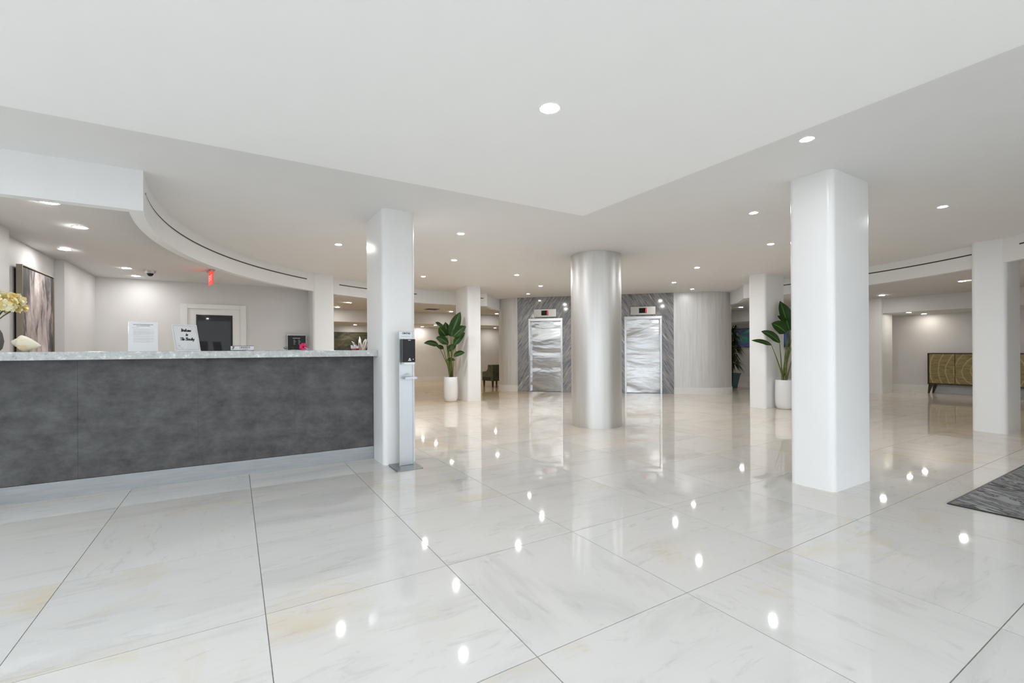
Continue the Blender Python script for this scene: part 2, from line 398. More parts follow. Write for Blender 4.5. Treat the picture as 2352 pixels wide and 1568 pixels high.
# reception walls
XR, YR = -2.04, 10.41
wall('wall_reception_back', XR-.1, 1.40, YR, YR+.15, 0, ZL+.05, label='pale wall with the office door behind the desk')
wall('wall_reception_left', XR-.30, XR-.10, 4.9, YR, 0, ZL+.05, label='pale wall carrying the tall abstract painting')
struct(MB().box(XR-.10, XR+.02, 4.95, 6.84, 0, ZL+.03).build('wall_nib_near', M['wall']))
struct(MB().box(XR-.10, XR, 8.74, YR, 0, ZL+.03).build('wall_nib_far', M['wall']))
wall('wall_side_room', 1.3, 1.40, YR+.15, YN, 0, ZL+.05)
# glazed front of the lobby, behind the photographer: open bays between slim posts
wall('wall_front', 7.2, XE+.2, YS-.2, YS, 0, ZH, label='pale wall past the front windows')
for k, x in enumerate([XW+.05] + [XW + (7.1-XW)*i/4 for i in range(1, 5)]):
    struct(MB().box(x-.04, x+.04, YS-.06, YS+.06, -.05, ZH).build('window_front_post', M['alu']))
for k in range(5):
    y = YS + (4.9-YS)*k/4
    struct(MB().box(XW-.06, XW+.06, y-.04, y+.04, -.05, ZH).build('window_left_post', M['alu']))
wall('wall_left_return', XW, XR-.3, 4.9, 5.0, 0, ZH, mat='white')

# ------------------------------------------------------------------ elevator core on the lobby's diagonal
core = empty('wall_elevator_core', (0,0,0), -PI/4); struct(core, 'elevator core wall with granite panels and silver wall covering')
QC = 18.6/math.sqrt(2)                                            # the core frame: x along the wall, y away from the lobby
def rounded_end(x0, x1, depth, r, side):
    pts = []
    if side < 0:
        pts = [(x1, 0)] + [(x0+r-r*math.sin(a), r-r*math.cos(a)) for a in [PI/2*i/14 for i in range(15)]] + [(x0, depth), (x1, depth)]
    else:
        pts = [(x0, depth), (x1, depth)] + [(x1-r+r*math.cos(a), r-r*math.sin(a)) for a in [PI/2*i/14 for i in range(15)]] + [(x0, 0)]
    return [(p[0], p[1]+QC) for p in pts]
S0, S1, S2, S3, SM = -3.75, -3.04, 1.325, 2.92, -.83
for nm, a, b, r, sd in (('silver_wall', S0, S1, .55, -1), ('silver_wall', S2, S3, .75, 1)):
    o = MB().prism(rounded_end(a, b, 1.7, r, sd), BB, ZH).build(nm, M['leaf_wall'], core, smooth=True); weld(o)
    pts = rounded_end(a-(.012 if sd < 0 else 0), b+(.012 if sd > 0 else 0), 1.7, r, sd)
    o = MB().prism([(p[0], p[1]-.012) for p in pts], 0, BB).build('baseboard', M['trim'], core, smooth=True); weld(o)
E1, E2 = (-2.711, -1.711), (.020, 1.020); ZE = 2.137
def granite(name, s0, s1, e, mat):
    mb = MB(); y0, y1 = QC-.02, QC+.30
    mb.box(s0, e[0], y0, y1, 0, ZH); mb.box(e[1], s1, y0, y1, 0, ZH); mb.box(e[0], e[1], y0, y1, ZE, ZH)
    return mb.build(name, mat, core)
granite('granite_panel', S1, SM-.002, E1, M['granite_l']); granite('granite_panel', SM+.002, S2, E2, M['granite_r'])
MB().box(S1, S2, QC+.30, QC+1.65, 0, ZH).build('core_body', M['wall'], core)
for k, (a, b) in enumerate((E1, E2)):
    e = empty('elevator', ((a+b)/2*math.cos(-PI/4) - QC*math.sin(-PI/4), (a+b)/2*math.sin(-PI/4) + QC*math.cos(-PI/4), 0), -PI/4)
    tag(e, ('steel elevator door beside the narrow silver wall and potted plant', 'steel elevator door beside the wide silver wall')[k], 'elevator', 'lobby elevators')
    w = (b-a)/2
    for s in (-1, 1):
        MB().box(min(s*w, s*(w-.055)), max(s*w, s*(w-.055)), -.035, .16, 0, ZE-.075).build('jamb', M['steel'], e, bevel=.004)
    MB().box(-w, w, -.035, .16, ZE-.075, ZE).build('header', M['steel'], e, bevel=.004)
    dw = w-.055
    d = MB().box(-dw, dw, .12, .16, .012, ZE-.075).build('door_panel', M['wavy'], e)
    MB().box(-dw, dw, .0, .16, -.002, .006).build('threshold', M['baseplate'], e)
    if k == 0:
        MB().box(-w+.012, -w+.05, -.045, -.035, .93, 1.06).build('call_button_plate', M['indic'], e)
    q = empty('floor_indicator', e.location + Vector((0,0,2.175)), -PI/4)
    tag(q, ('wall indicator with red digit above the elevator by the narrow silver wall', 'wall indicator with red digit above the elevator by the wide silver wall')[k], 'indicator', 'elevator floor indicators')
    off = 0 if k == 0 else 0
    MB().box(-.33, .33, -.075, -.02, 0, .225).build('housing', M['indic'], q, bevel=.004)
    sc_ = MB().box(-.105, .095, -.082, -.074, .045, .185).build('screen', M['screen'], q)
    MB().box(.062, .078, -.088, -.082, .06, .112).box(.066, .082, -.088, -.082, .118, .17).build('digit', M['led'], sc_)

# ------------------------------------------------------------------ columns
def rrect(x0, x1, y0, y1, r, n=7):
    out = []
    for cx_, cy_, a0 in ((x1-r, y1-r, 0), (x0+r, y1-r, 90), (x0+r, y0+r, 180), (x1-r, y0+r, 270)):
        out += [(cx_+r*math.cos(math.radians(a0+90*i/n)), cy_+r*math.sin(math.radians(a0+90*i/n))) for i in range(n+1)]
    return out
def column(x0, y0, w, d, label, top=ZH):
    o = MB().prism([(x-x0-w/2, y-y0-d/2) for x, y in rrect(x0, x0+w, y0, y0+d, .055)], 0, top).build('square_column', M['colpaint'], smooth=True, angle=50)
    o.location = (x0+w/2, y0+d/2, 0); tag(o, label, 'column', 'white rounded lobby columns'); return o
column(1.355, 4.895, .365, .72, 'white rounded column at the end of the reception desk')
column(4.345, 1.90, .72, .365, 'thick white rounded column standing near the patterned rug')
column(4.755, 9.86, .365, .72, 'white rounded column beside the tall plant and green armchair')
column(9.255, 5.28, .72, .365, 'white rounded column with a potted plant leaning at its side')
column(9.28, 1.88, .72, .365, 'white rounded column in front of the gold sideboard')
column(1.325, 9.765, .40, .72, 'white column joining the reception wall and curved bulkhead')
column(14.62, 5.25, .70, .40, 'white pillar at the end of the soffit by the gold sideboard', ZL)
o = MB().lathe([(.405, 0), (.405, ZH)], 72).build('silver_column', M['silver'], smooth=True)
o.location = (5.055, 5.675, 0); tag(o, 'round brushed silver column in the middle of the lobby', 'column')

# ------------------------------------------------------------------ slot diffusers in the bulkhead
def slot(a0, a1, label):
    n = max(6, int(abs(a1-a0)*1.2)); s = empty('slot_diffuser', (*(arc if a0 > 60 else arc_right)(a0, a1, 2)[1], 2.62)); tag(s, label, 'air diffuser', 'black slot diffusers in the curved bulkhead')
    ox, oy, oz = s.location
    for nm, rr, z0, z1, mt in (('slot', RR-.003, 2.622, 2.640, 'black'), ('lower_lip', RR-.006, 2.612, 2.622, 'trim')):
        path = [(x-ox, y-oy) for x, y in (arc(a0, a1, n, rr) if a0 > 60 else arc_right(a0, a1, n, rr-RR))]
        mb, _ = band(path, z0-oz, z1-oz, .006, True); weld(mb.build(nm, M[mt], s))
slot(180+3.5, 131.5, 'long black air slot in the curved bulkhead over the desk')
slot(122.5, 100.5, 'black air slot between the reception wall and the tall plant')
slot(83.5, 81.0, 'tiny black air slot past the column by the green armchair')
slot(3.5, -35.3, 'black air slot in the bulkhead in front of the sideboard wall')
slot(-41.5, -62, 'black air slot on the outer side of the sideboard column')

# ------------------------------------------------------------------ downlights and other ceiling things
def make_downlight(lens, r):
    t = empty('downlight')
    MB().lathe([(r, 0), (r*1.3, -.001), (r*1.3, .004), (r, .004)], 28, cap=False).build('trim_ring', M['trim'], t)
    MB().lathe([(.0005, -.0015), (r*1.01, -.0015)], 28, cap=False).build('lens', M[lens], t)
    return t
def place_lights(lens, z, pts, labels, group, r=.055):
    proto = make_downlight(lens, r)
    for k, (x, y) in enumerate(pts):
        o = proto if k == 0 else copy_tree(proto)
        if (x, y) in ((5.0,2.98),(6.58,1.81),(3.58,1.73),(10.02,7.60),(6.87,10.45)):
            for ch in o.children:
                if ch.name.startswith('lens'): ch.data = ch.data.copy(); ch.data.materials.clear(); ch.data.materials.append(M['lens_edge'])
        o.location = (x, y, z-.005); tag(o, labels[min(k, len(labels)-1)], 'downlight', group)
high = [(1.28,6.89),(2.54,5.46),(3.19,7.13),(3.34,9.02),(4.93,7.92),(6.28,9.01),(6.87,10.45),(8.65,7.05),(7.45,5.54),(10.02,7.60),(5.0,2.98),(6.72,3.75),(6.58,1.81),(3.58,1.73)]
rl = 'recessed lobby downlight '
place_lights('lens', ZH, high, [rl+'closest to the curved bulkhead over the desk', rl+'closest to the column at the desk end', rl+'halfway between the desk column and the tall plant',
    rl+'closest to the tall plant by the armchair', rl+'between the silver column and the armchair column', rl+'second out from the narrow silver wall', rl+'closest to the elevator by the narrow silver wall',
    rl+'second out from the wide silver wall', rl+'between the silver column and the half-hidden plant', rl+'closest to the wide silver wall', rl+'just behind the thick column near the rug',
    rl+'between the thick column and the half-hidden plant', rl+'between the thick column and the sideboard column', rl+'at the dropped ceiling edge beside the thick column'], 'lobby downlights', .038)
place_lights('lens_entry', ZD, [(1.44,1.97),(-.9,1.97),(-.9,-.6),(1.44,-.6)], ['recessed downlight alone in the dropped entrance ceiling over the lobby floor', 'added entrance ceiling downlight outside the view toward the desk', 'added entrance ceiling downlight outside the view at the far window corner', 'added entrance ceiling downlight outside the view beside the front windows'], 'entrance downlights', .042)  # all but the first are unseen, added to even out the lighting
rl = 'recessed reception downlight '
place_lights('lens_desk', ZL, [(-1.36,5.43),(-1.36,6.36),(-1.82,7.82),(-1.42,9.10),(-1.43,9.96)], [rl+'right behind the straight bulkhead', rl+'second behind the straight bulkhead', rl+'closest to the tall painting',
    rl+'beside the dome camera', rl+'closest to the office door wall'], 'reception downlights')
rl = 'recessed low ceiling downlight '
place_lights('lens_low', ZL, [(2.64,12.79),(2.62,14.30),(6.22,14.18),(8.04,14.29)], [rl+'in front of the olive canvas, nearer the bulkhead', rl+'in front of the olive canvas, nearer the far wall', rl+'above the tall plant next to the vent', rl+'above the green armchair'], 'back room downlights')
place_lights('lens_low', ZL, [(13.78,4.94),(12.23,3.08),(13.63,8.55),(11.6,.6)], [rl+'beside the pillar at the soffit end', rl+'in front of the gold sideboard', rl+'above the palm in the teal pot', rl+'added outside the view, past the sideboard column toward the rug'], 'side room downlights')  # the last one is out of view, added to even out the lighting
rl = 'small soffit downlight '
place_lights('lens_soffit_far', ZS, [(6.15,16.75),(6.2,15.55),(9.2,16.5),(3.6,16.5)], [rl+'grazing the far wall beside the tall plant', rl+'at the front of the far soffit by the plant', rl+'on the far wall behind the armchair', rl+'above the olive canvas'], 'far soffit downlights', .05)
place_lights('lens_soffit', ZS, [(15.0,4.80),(15.95,4.78),(15.5,1.95),(15.6,9.0)], [rl+'at the front of the soffit near the pillar', rl+'washing the wall above the gold sideboard', rl+'beyond the sideboard column', rl+'above the colourful wall panel'], 'side soffit downlights', .05)
v = empty('ceiling_vent', (5.3, 13.56, ZL)); tag(v, 'dark square ceiling vent near the tall plant', 'vent')
MB().box(-.26, .26, -.26, .26, -.012, 0).build('frame', M['trim'], v)
for k in range(6): MB().box(-.2, .2, -.2+k*.07, -.155+k*.07, -.018, -.010).build('slat', M['black'], v)
c = empty('dome_camera', (-1.15, 9.25, ZL)); tag(c, 'small dome security camera on the reception ceiling', 'camera')
MB().lathe([(.075, 0), (.07, -.03), (.055, -.045)], 24).build('housing', M['alu'], c, smooth=True)
MB().ball((0, 0, -.045), .045, seg=18).build('dome', M['blackplastic'], c, smooth=True)
fd = Vector((-.32, 8.76, 0)).normalized(); dn = (-fd*.28 + RT*.066)
ang = math.atan2(dn.y, dn.x)
x_ = empty('exit_sign', (-.32, 8.76, ZL), ang); tag(x_, 'red hanging exit sign on the reception ceiling', 'exit sign')
MB().box(-.17, .17, -.03, .03, -.022, 0).build('ceiling_plate', M['alu'], x_)
pl = MB().box(-.15, .15, -.006, .006, -.225, -.022).build('panel', M['exit'], x_)
def text_mesh(name, s, size, mat, parent, loc, rot=(PI/2, 0, 0), align='CENTER', shear=0, bold=0):
    cu = bpy.data.curves.new(name, 'FONT'); cu.body = s; cu.size = size; cu.align_x = align; cu.align_y = 'CENTER'; cu.shear = shear; cu.offset = bold; cu.resolution_u = 2
    tmp = bpy.data.objects.new(name, cu); col.objects.link(tmp)
    bpy.context.view_layer.update()
    me = bpy.data.meshes.new_from_object(tmp.evaluated_get(bpy.context.evaluated_depsgraph_get()))
    bpy.data.objects.remove(tmp); me.materials.clear(); me.materials.append(mat)
    o = bpy.data.objects.new(name, me); col.objects.link(o); o.parent = parent; o.location = loc; o.rotation_euler = rot; return o
text_mesh('lettering', 'EXIT', .13, M['exittxt'], pl, (0, -.0068, -.125)); text_mesh('lettering', 'EXIT', .13, M['exittxt'], pl, (0, .0068, -.125), (PI/2, 0, PI))

# ------------------------------------------------------------------ reception desk and worktop
YD = 5.29
desk = empty('reception_desk', (-.3, YD, 0)); tag(desk, 'long reception desk clad in charcoal cloudy panels on a grey plinth', 'desk')
def B(mb_args, name, mat, par, bevel=0):
    ox, oy, oz = par.location
    x0,x1,y0,y1,z0,z1 = mb_args
    return MB().box(x0-ox, x1-ox, y0-oy, y1-oy, z0-oz, z1-oz).build(name, mat, par, bevel=bevel)
B((-2.03, 1.352, YD+.02, YD+.40, .0, 1.170), 'carcass', M['darkgrey'], desk)
edges = [-2.03, -1.156, -.301, .533, 1.352]
for a, b in zip(edges, edges[1:]): B((a+(.0010 if a > -1.2 and a < -1.1 else .0003), b-.0003, YD, YD+.02, .147, 1.168), 'panel', M['desk'], desk)
B((-2.03, 1.352, YD-.004, YD+.02, 0, .143), 'plinth', M['plinth'], desk)
top = MB().box(-2.03, 1.354, 5.09, 5.86, 0, .068).build('worktop', M['quartz'], bevel=.004); top.location = (0, 0, 1.170)
tag(top, 'grey speckled quartz worktop lying on the reception desk', 'worktop')
ZT = 1.2385

# ------------------------------------------------------------------ office door behind the desk
door = empty('door_1', (-.32, YR, 0)); struct(door, 'white framed office door with a dark glass pane')
def D(a, nm, mt, par=None, bevel=0):
    x0,x1,y0,y1,z0,z1 = a
    return MB().box(x0+.32, x1+.32, y0-YR, y1-YR, z0, z1).build(nm, M[mt], par or door, bevel=bevel)
D((-.853, -.745, YR-.05, YR, 0, 2.125), 'casing', 'trim', bevel=.004); D((.098, .196, YR-.05, YR, 0, 2.125), 'casing', 'trim', bevel=.004)
D((-.745, .098, YR-.05, YR, 2.04, 2.125), 'casing', 'trim', bevel=.004)
leaf_ = D((-.745, .098, YR-.022, YR-.002, 0, 2.04), 'door_leaf', 'trim')
D((-.613, -.033, YR-.030, YR-.020, .25, 1.925), 'glass_pane', 'glasspane')
D((-.615, -.590, YR-.036, YR-.030, .25, 1.93), 'glazing_bead', 'darkgrey')

# ------------------------------------------------------------------ things on and around the desk
def painting_mat():
    mt, nt, b = new_mat('abstract_waterfall_paint'); N, L = nt.nodes, nt.links
    tc = N.new('ShaderNodeTexCoord'); mp = N.new('ShaderNodeMapping'); mp.inputs['Scale'].default_value = (1, 3.0, 1.0); L.new(tc.outputs['Object'], mp.inputs['Vector'])
    n = N.new('ShaderNodeTexNoise'); n.inputs['Scale'].default_value = 1.9; n.inputs['Detail'].default_value = 9; n.inputs['Roughness'].default_value = .66; n.inputs['Distortion'].default_value = .5; L.new(mp.outputs['Vector'], n.inputs['Vector'])
    sp = N.new('ShaderNodeSeparateXYZ'); L.new(tc.outputs['Object'], sp.inputs[0])
    ab = N.new('ShaderNodeMath'); ab.operation = 'ABSOLUTE'; L.new(sp.outputs['Y'], ab.inputs[0])
    ma = N.new('ShaderNodeMath'); ma.operation = 'MULTIPLY_ADD'; ma.inputs[1].default_value = -.42; ma.inputs[2].default_value = .13; L.new(ab.outputs[0], ma.inputs[0])
    ad = N.new('ShaderNodeMath'); ad.operation = 'ADD'; L.new(ma.outputs[0], ad.inputs[0]); L.new(n.outputs['Fac'], ad.inputs[1])
    r = N.new('ShaderNodeValToRGB'); els = r.color_ramp.elements
    st = [(.40,(.05,.045,.05)),(.46,(.12,.105,.105)),(.52,(.40,.335,.325)),(.61,(.58,.49,.47)),(.72,(.86,.80,.76))]
    while len(els) < len(st): els.new(.5)
    for e, (p, c) in zip(els, st): e.position = p; e.color = c+(1,)
    L.new(ad.outputs[0], r.inputs['Fac']); L.new(r.outputs['Color'], b.inputs['Base Color']); b.inputs['Roughness'].default_value = .5
    return mt
pt = empty('wall_painting', (-2.085, 7.87, .85)); tag(pt, 'tall abstract grey and blush painting in a champagne frame', 'painting')
h_ = 1.39; y0, y1 = -.54, .54
MB().box(-.02, .012, y0+.02, y1-.02, .02, h_-.02).build('canvas', painting_mat(), pt)
fr = MB(); fr.box(-.027, .025, y0, y0+.012, 0, h_).box(-.027, .025, y1-.012, y1, 0, h_).box(-.027, .025, y0+.012, y1-.012, 0, .012).box(-.027, .025, y0+.012, y1-.012, h_-.012, h_)
fr.build('frame', M['champagne'], pt)
MB().box(-.027, -.018, y0+.012, y1-.012, .012, h_-.012).build('backing', M['black'], pt)
MB().box(-.055, -.027, y0+.05, y1-.05, .05, h_-.05).build('hanging_cleat', M['black'], pt)

kb = empty('wall_cabinet', (1.09, YR, 1.245)); tag(kb, 'black wall cabinet with white print beside the reception column', 'cabinet')
MB().box(-.178, .178, -.09, 0, 0, .315).build('body', M['alu'], kb)
kd = MB().box(-.168, .168, -.098, -.09, .008, .307).build('door', M['blackplastic'], kb)
MB().ball((.145, -.103, .15), .009).build('knob', M['alu'], kd)
pm = MB().box(-.075, .065, -.0985, -.098, .245, .255)
for ox in (-.06, .03):
    for k in range(5): pm.box(ox, ox+.025+.01*((k*7) % 3), -.0985, -.098, .215-k*.022, .220-k*.022)
pm.build('print', M['paleink'], kd)

GLY = {
 'W': (1.45, [[(-.1,1.4),(.1,1.75),(.42,1.8),(.25,.0),(.78,1.45),(.75,.08),(1.0,.25),(1.3,1.15),(1.22,1.6)]]),
 'e': (.66, [[(.05,.5),(.55,.62),(.52,1.0),(.2,.85),(.08,.35),(.3,0),(.72,.25)]]),
 'l': (.46, [[(.05,.25),(.5,1.45),(.48,1.85),(.28,1.6),(.14,.3),(.28,0),(.52,.25)]]),
 'c': (.60, [[(.58,.82),(.4,1.0),(.12,.65),(.1,.25),(.3,0),(.66,.25)]]),
 'o': (.70, [[(.35,1.0),(.08,.6),(.15,.1),(.4,0),(.6,.4),(.5,.9),(.33,1.0),(.76,.8)]]),
 'm': (1.0, [[(0,.85),(.15,1.0),(.1,0)],[(.12,.6),(.38,1.0),(.45,.7),(.4,0)],[(.45,.6),(.7,1.0),(.78,.7),(.74,.05),(1.0,.25)]]),
 't': (.50, [[(.32,1.55),(.15,.25),(.28,0),(.55,.25)],[(0,1.05),(.55,1.1)]]),
 'h': (.68, [[(.05,.25),(.42,1.5),(.38,1.85),(.22,1.5),(.05,0)],[(.1,.5),(.4,.95),(.5,.7),(.46,.08),(.72,.25)]]),
 'a': (.72, [[(.6,.9),(.3,1.0),(.06,.5),(.15,.05),(.4,.15),(.58,.9),(.52,.1),(.76,.25)]]),
 'r': (.62, [[(0,.75),(.2,1.05),(.45,.92),(.35,.2),(.48,0),(.68,.25)]]),
 'y': (.66, [[(.05,1.0),(.1,.4),(.3,.25),(.55,.65),(.62,1.0),(.4,-.3),(.15,-.7),(0,-.5)]]),
 'T': (1.05, [[(-.1,1.4),(.1,1.78),(1.2,1.8)],[(.75,1.8),(.55,.8),(.35,0)]]),
 'B': (1.1, [[(-.1,1.45),(.2,1.8),(.9,1.85),(1.05,1.55),(.6,1.0),(.3,.95)],[(.55,1.0),(1.0,.7),(.85,.15),(.4,-.02),(.1,.2)],[(.45,1.75),(.25,.1)]]),
 ' ': (.6, [])}
def script_text(mb, s, x, z, size, y, wt=.33, slant=.3, centre=True):
    adv = sum(GLY[ch][0] for ch in s)*size
    if centre: x -= adv/2
    for ch in s:
        a, strokes = GLY[ch]
        for st in strokes:
            pts = []
            for i in range(len(st)-1):
                p0, p1, p2, p3 = (Vector(st[max(i-1,0)]), Vector(st[i]), Vector(st[i+1]), Vector(st[min(i+2, len(st)-1)]))
                for q in range(5):
                    t = q/5; pts.append(.5*((2*p1)+(p2-p0)*t+(2*p0-5*p1+4*p2-p3)*t*t+(3*p1-p0-3*p2+p3)*t**3))
            pts.append(Vector(st[-1])); pts = [Vector((x+(p.x+p.y*slant)*size, z+p.y*size)) for p in pts]
            for i in range(len(pts)-1):
                a_, b_ = pts[i], pts[i+1]; d = (b_-a_)
                if d.length < 1e-6: continue
                d.normalize(); nn = Vector((-d.y, d.x))*wt*size*.5; e_ = d*wt*size*.3
                mb.quad(*[(p.x, y, p.y) for p in (a_-e_-nn, b_+e_-nn, b_+e_+nn, a_-e_+nn)])
        x += a*size
    return mb
def sign_holder(name, loc, rz, tilt, w, hgt, label, cat):
    e = empty(name, loc, rz); tag(e, label, cat)
    MB().box(-w/2, w/2, -.012, .075, 0, .003).build('foot', M['acrylic'], e)
    b = MB().box(-w/2, w/2, 0, .003, 0, hgt).build('board', M['acrylic'], e); b.location = (0, 0, .003); b.rotation_euler = (-tilt, 0, 0)
    p = MB().box(-w/2+.002, w/2-.002, -.0008, -.0001, .002, hgt-.002).build('sheet', M['paper'], b)
    return e, b, p
e, b, p = sign_holder('notice_sign', (-.742, 5.52, ZT), math.radians(4), math.radians(7), .222, .280, 'white printed notice sheet standing on the desk top', 'sign')
mb = MB(); y = -.0012; rnd = random.Random(4)
def words(mb, x0, x1, z, hh, y):
    x = x0
    while x < x1-.004:
        w = min(rnd.uniform(.006, .018), x1-x); mb.box(x, x+w, y, y+.0004, z, z+hh); x += w+.0028
words(mb, -.075, .073, .251, .0045, y)
mb.build('heading_print', M['ink'], p)
text_mesh('heading_print', 'Town of South Palm Beach', .0095, M['ink'], p, (0, y, .241), bold=.0003)
mb = MB(); words(mb, -.085, -.03, .226, .0028, y); words(mb, -.085, -.035, .220, .0028, y); words(mb, -.083, -.045, .152, .0028, y)
for z0, n in ((.208,2),(.192,4),(.174,5),(.142,3),(.122,5),(.092,3)):
    for k in range(n): words(mb, -.072, .078 - (.03 if k == n-1 else 0), z0-k*.0052, .0024, y)
mb.build('body_print', M['paleink'], p)
e, b, p = sign_holder('welcome_sign', (-.392, 5.52, ZT), math.radians(24), math.radians(20), .218, .279, 'white welcome sign with black script lettering and floral corners', 'sign')
y = -.0012; mb = MB()
script_text(mb, 'Welcome', .004, .203, .0155, y); script_text(mb, 'to', .006, .158, .0155, y); script_text(mb, 'The Barclay', .004, .110, .0155, y)
mb.build('script_lettering', M['ink'], p)
mb = MB()
for q in ((-.100,.100,.012,.0145),(-.100,.100,.2645,.267),(-.100,-.0975,.012,.267),(.0975,.100,.012,.267)): mb.box(q[0], q[1], y, y+.0004, q[2], q[3])
mb.build('border_print', M['greyink'], p)
for sx_, sz_, cx_, cz_ in ((1, 1, -.093, .019), (-1, -1, .093, .260)):
    mb = MB()
    for k in range(34):
        u, w = rnd.random()**1.7, rnd.random()**1.7
        px_, pz_ = cx_+sx_*u*.055*(1-w*.6), cz_+sz_*w*.085*(1-u*.5); s = rnd.uniform(.002, .0045); a = rnd.random()*PI
        dx_, dz_ = s*math.cos(a), s*math.sin(a)
        mb.quad((px_-dx_, y, pz_-dz_), (px_+dz_*.4, y, pz_-dx_*.4), (px_+dx_, y, pz_+dz_), (px_-dz_*.4, y, pz_+dx_*.4))
    mb.build('floral_print', M['greyink'], p)
npl = empty('name_plate', (.068, 5.45, ZT)); tag(npl, 'white desk name plate with black lettering beside the papers', 'name plate')
MB().box(-.103, .103, -.004, .030, 0, .006).build('base', M['blackplastic'], npl)
pb = MB().box(-.103, .103, .006, .010, .006, .050).build('plate', M['paper'], npl)
MB().box(-.103, .103, .005, .011, .048, .052).build('top_rail', M['blackplastic'], npl)
script_text(MB(), 'B', -.092, .018, .014, .0054, wt=.26, centre=False).build('logo', M['ink'], pb)
text_mesh('lettering', 'LENNEDA', .021, M['ink'], pb, (.022, .0054, .034), bold=.0004); text_mesh('lettering', 'CONCIERGE', .0095, M['ink'], pb, (.022, .0054, .016), bold=.0001)
rnd2 = random.Random(8)
for k, (x, y, rz, lab) in enumerate(((.24, 5.45, .1, 'loose white paper sheet lying beside the name plate'), (.44, 5.50, -.15, 'white paper sheet under the eyeglasses on the desk'), (.62, 5.47, .05, 'white paper sheet under the pink flower pen'))):
    mb = MB(); w, d = .14, .105
    for i in range(7):
        for j in range(2):
            zf = lambda i_: .0012 + .006*math.sin(i_*1.1+k)**2*(1 if k == 1 else .5)
            xa, xb = -w+2*w*i/7, -w+2*w*(i+1)/7; ya, yb = -d+d*j, -d+d*(j+1)
            mb.quad((xa, ya, zf(i)), (xb, ya, zf(i+1)), (xb, yb, zf(i+1)), (xa, yb, zf(i)))
    o = mb.build('paper_sheet', M['paper']); o.location = (x, y, ZT+.001*k); o.rotation_euler = (0, 0, rz); tag(o, lab, 'paper')
    s = o.modifiers.new('thickness', 'SOLIDIFY'); s.thickness = .0012; s.offset = 1
gl = empty('eyeglasses', (.50, 5.44, ZT+.009), .3); tag(gl, 'folded black eyeglasses resting on the papers', 'eyeglasses')
for s in (-1, 1):
    ring = [(s*.030+.022*math.cos(2*PI*i/14), 0, .018+.014*math.sin(2*PI*i/14)) for i in range(15)]
    MB().tube(ring, .0016, seg=5).build('rim', M['blackplastic'], gl)
    MB().tube([(s*.052, 0, .022), (s*.050, .03, .02), (-s*.03, .045, .012)], .002, seg=5).build('temple', M['blackplastic'], gl)
MB().tube([(-.009, 0, .02), (0, 0, .024), (.009, 0, .02)], .0016, seg=5).build('bridge', M['blackplastic'], gl)
pk = empty('flower_pen', (.640, 5.46, ZT+.0045)); tag(pk, 'pen topped with a hot pink artificial flower lying on the paper', 'pen')
for k in range(7):
    a = 2*PI*k/7; mb = MB(); mb.ball((.024*math.cos(a), -.004, .036+.024*math.sin(a)), .017, .008, .017, seg=10, rings=6); mb.build('petal', M['pink'], pk, smooth=True)
MB().ball((.004, -.012, .034), .009).build('flower_centre', M['soil'], pk, smooth=True)
MB().tube([(.004, -.010, .034), (.03, -.04, .018), (.062, -.075, .005)], .004).build('barrel', plain('pale_blue_plastic', (.30,.36,.62), .3), pk)
ch = empty('card_holder', (1.195, 5.50, ZT)); tag(ch, 'red card holder with a white business card on the desk end', 'card holder')
MB().prism([(.045*math.cos(a)*1.0, -.02+.03*math.sin(a)*-1) for a in [PI*i/12 for i in range(13)]], 0, .020).build('tray', M['red'], ch)
MB().box(-.05, .05, .005, .025, 0, .012).build('rear_support', M['blackplastic'], ch)
cd = MB().box(-.044, .044, 0, .0015, 0, .052).build('card', M['paper'], ch); cd.location = (0, -.004, .008); cd.rotation_euler = (-.5, .12, .15)
mb = MB(); words(mb, -.025, .03, .034, .005, -.0006); words(mb, -.03, .025, .022, .003, -.0006); mb.build('card_print', plain('blue_ink', (.12,.14,.30), .6), cd)

def shell(loc, rz, L_, label):
    e = empty('conch_shell', loc, rz); tag(e, label, 'shell', 'sea shells on the desk')
    mb = MB(); seg, rings = 20, 22; n = 0
    for k in range(rings+1):
        t = k/rings
        ks = [(0,.03),(.05,.13),(.09,.13),(.14,.21),(.18,.21),(.25,.33),(.33,.40),(.46,.41),(.62,.33),(.78,.21),(.92,.09),(1,.02)]
        r = next(a[1]+(b_[1]-a[1])*(t-a[0])/(b_[0]-a[0]) for a, b_ in zip(ks, ks[1:]) if t <= b_[0]+1e-9) * L_
        for i in range(seg):
            a = 2*PI*i/seg; rr = r*(1 + .10*max(0, math.cos(3*(a - 5*t)))*(t < .55))
            mb.v.append((-.5*L_ + t*L_, .80*rr*math.cos(a), .36*L_*.98 + .86*rr*math.sin(a) - .16*L_*t))
    for k in range(rings):
        for i in range(seg):
            j = (i+1) % seg; mb.f.append((k*seg+i, k*seg+j, (k+1)*seg+j, (k+1)*seg+i))
    zmin = min(v_[2] for v_ in mb.v); mb.v = [(v_[0], v_[1], v_[2]-zmin) for v_ in mb.v]
    mb.build('body', M['shell'], e, smooth=True, angle=80)
    for k in range(5):
        a = k*.55+.3; MB().lathe([(.05*L_, 0), (.001, .10*L_)], 8).build('spike', M['shell'], e).location = (-.22*L_, .30*L_*math.cos(a), .40*L_+.22*L_*math.sin(a))
shell((-1.505, 5.43, ZT), -.08, .185, 'large cream conch shell lying in front of the tall painting')
shell((-1.705, 5.27, ZT), .15, .13, 'brown and cream sea shell beside the dark flower vase')
vs_ = empty('flower_vase', (-1.755, 5.56, ZT)); tag(vs_, 'dark ribbed vase of yellow and cream roses on the desk', 'vase')
MB().lathe([(.045, 0), (.068, .03), (.078, .09), (.068, .16), (.045, .21), (.04, .235), (.05, .25)], 40).build('vase', M['vase'], vs_, smooth=True)
rf = random.Random(3)
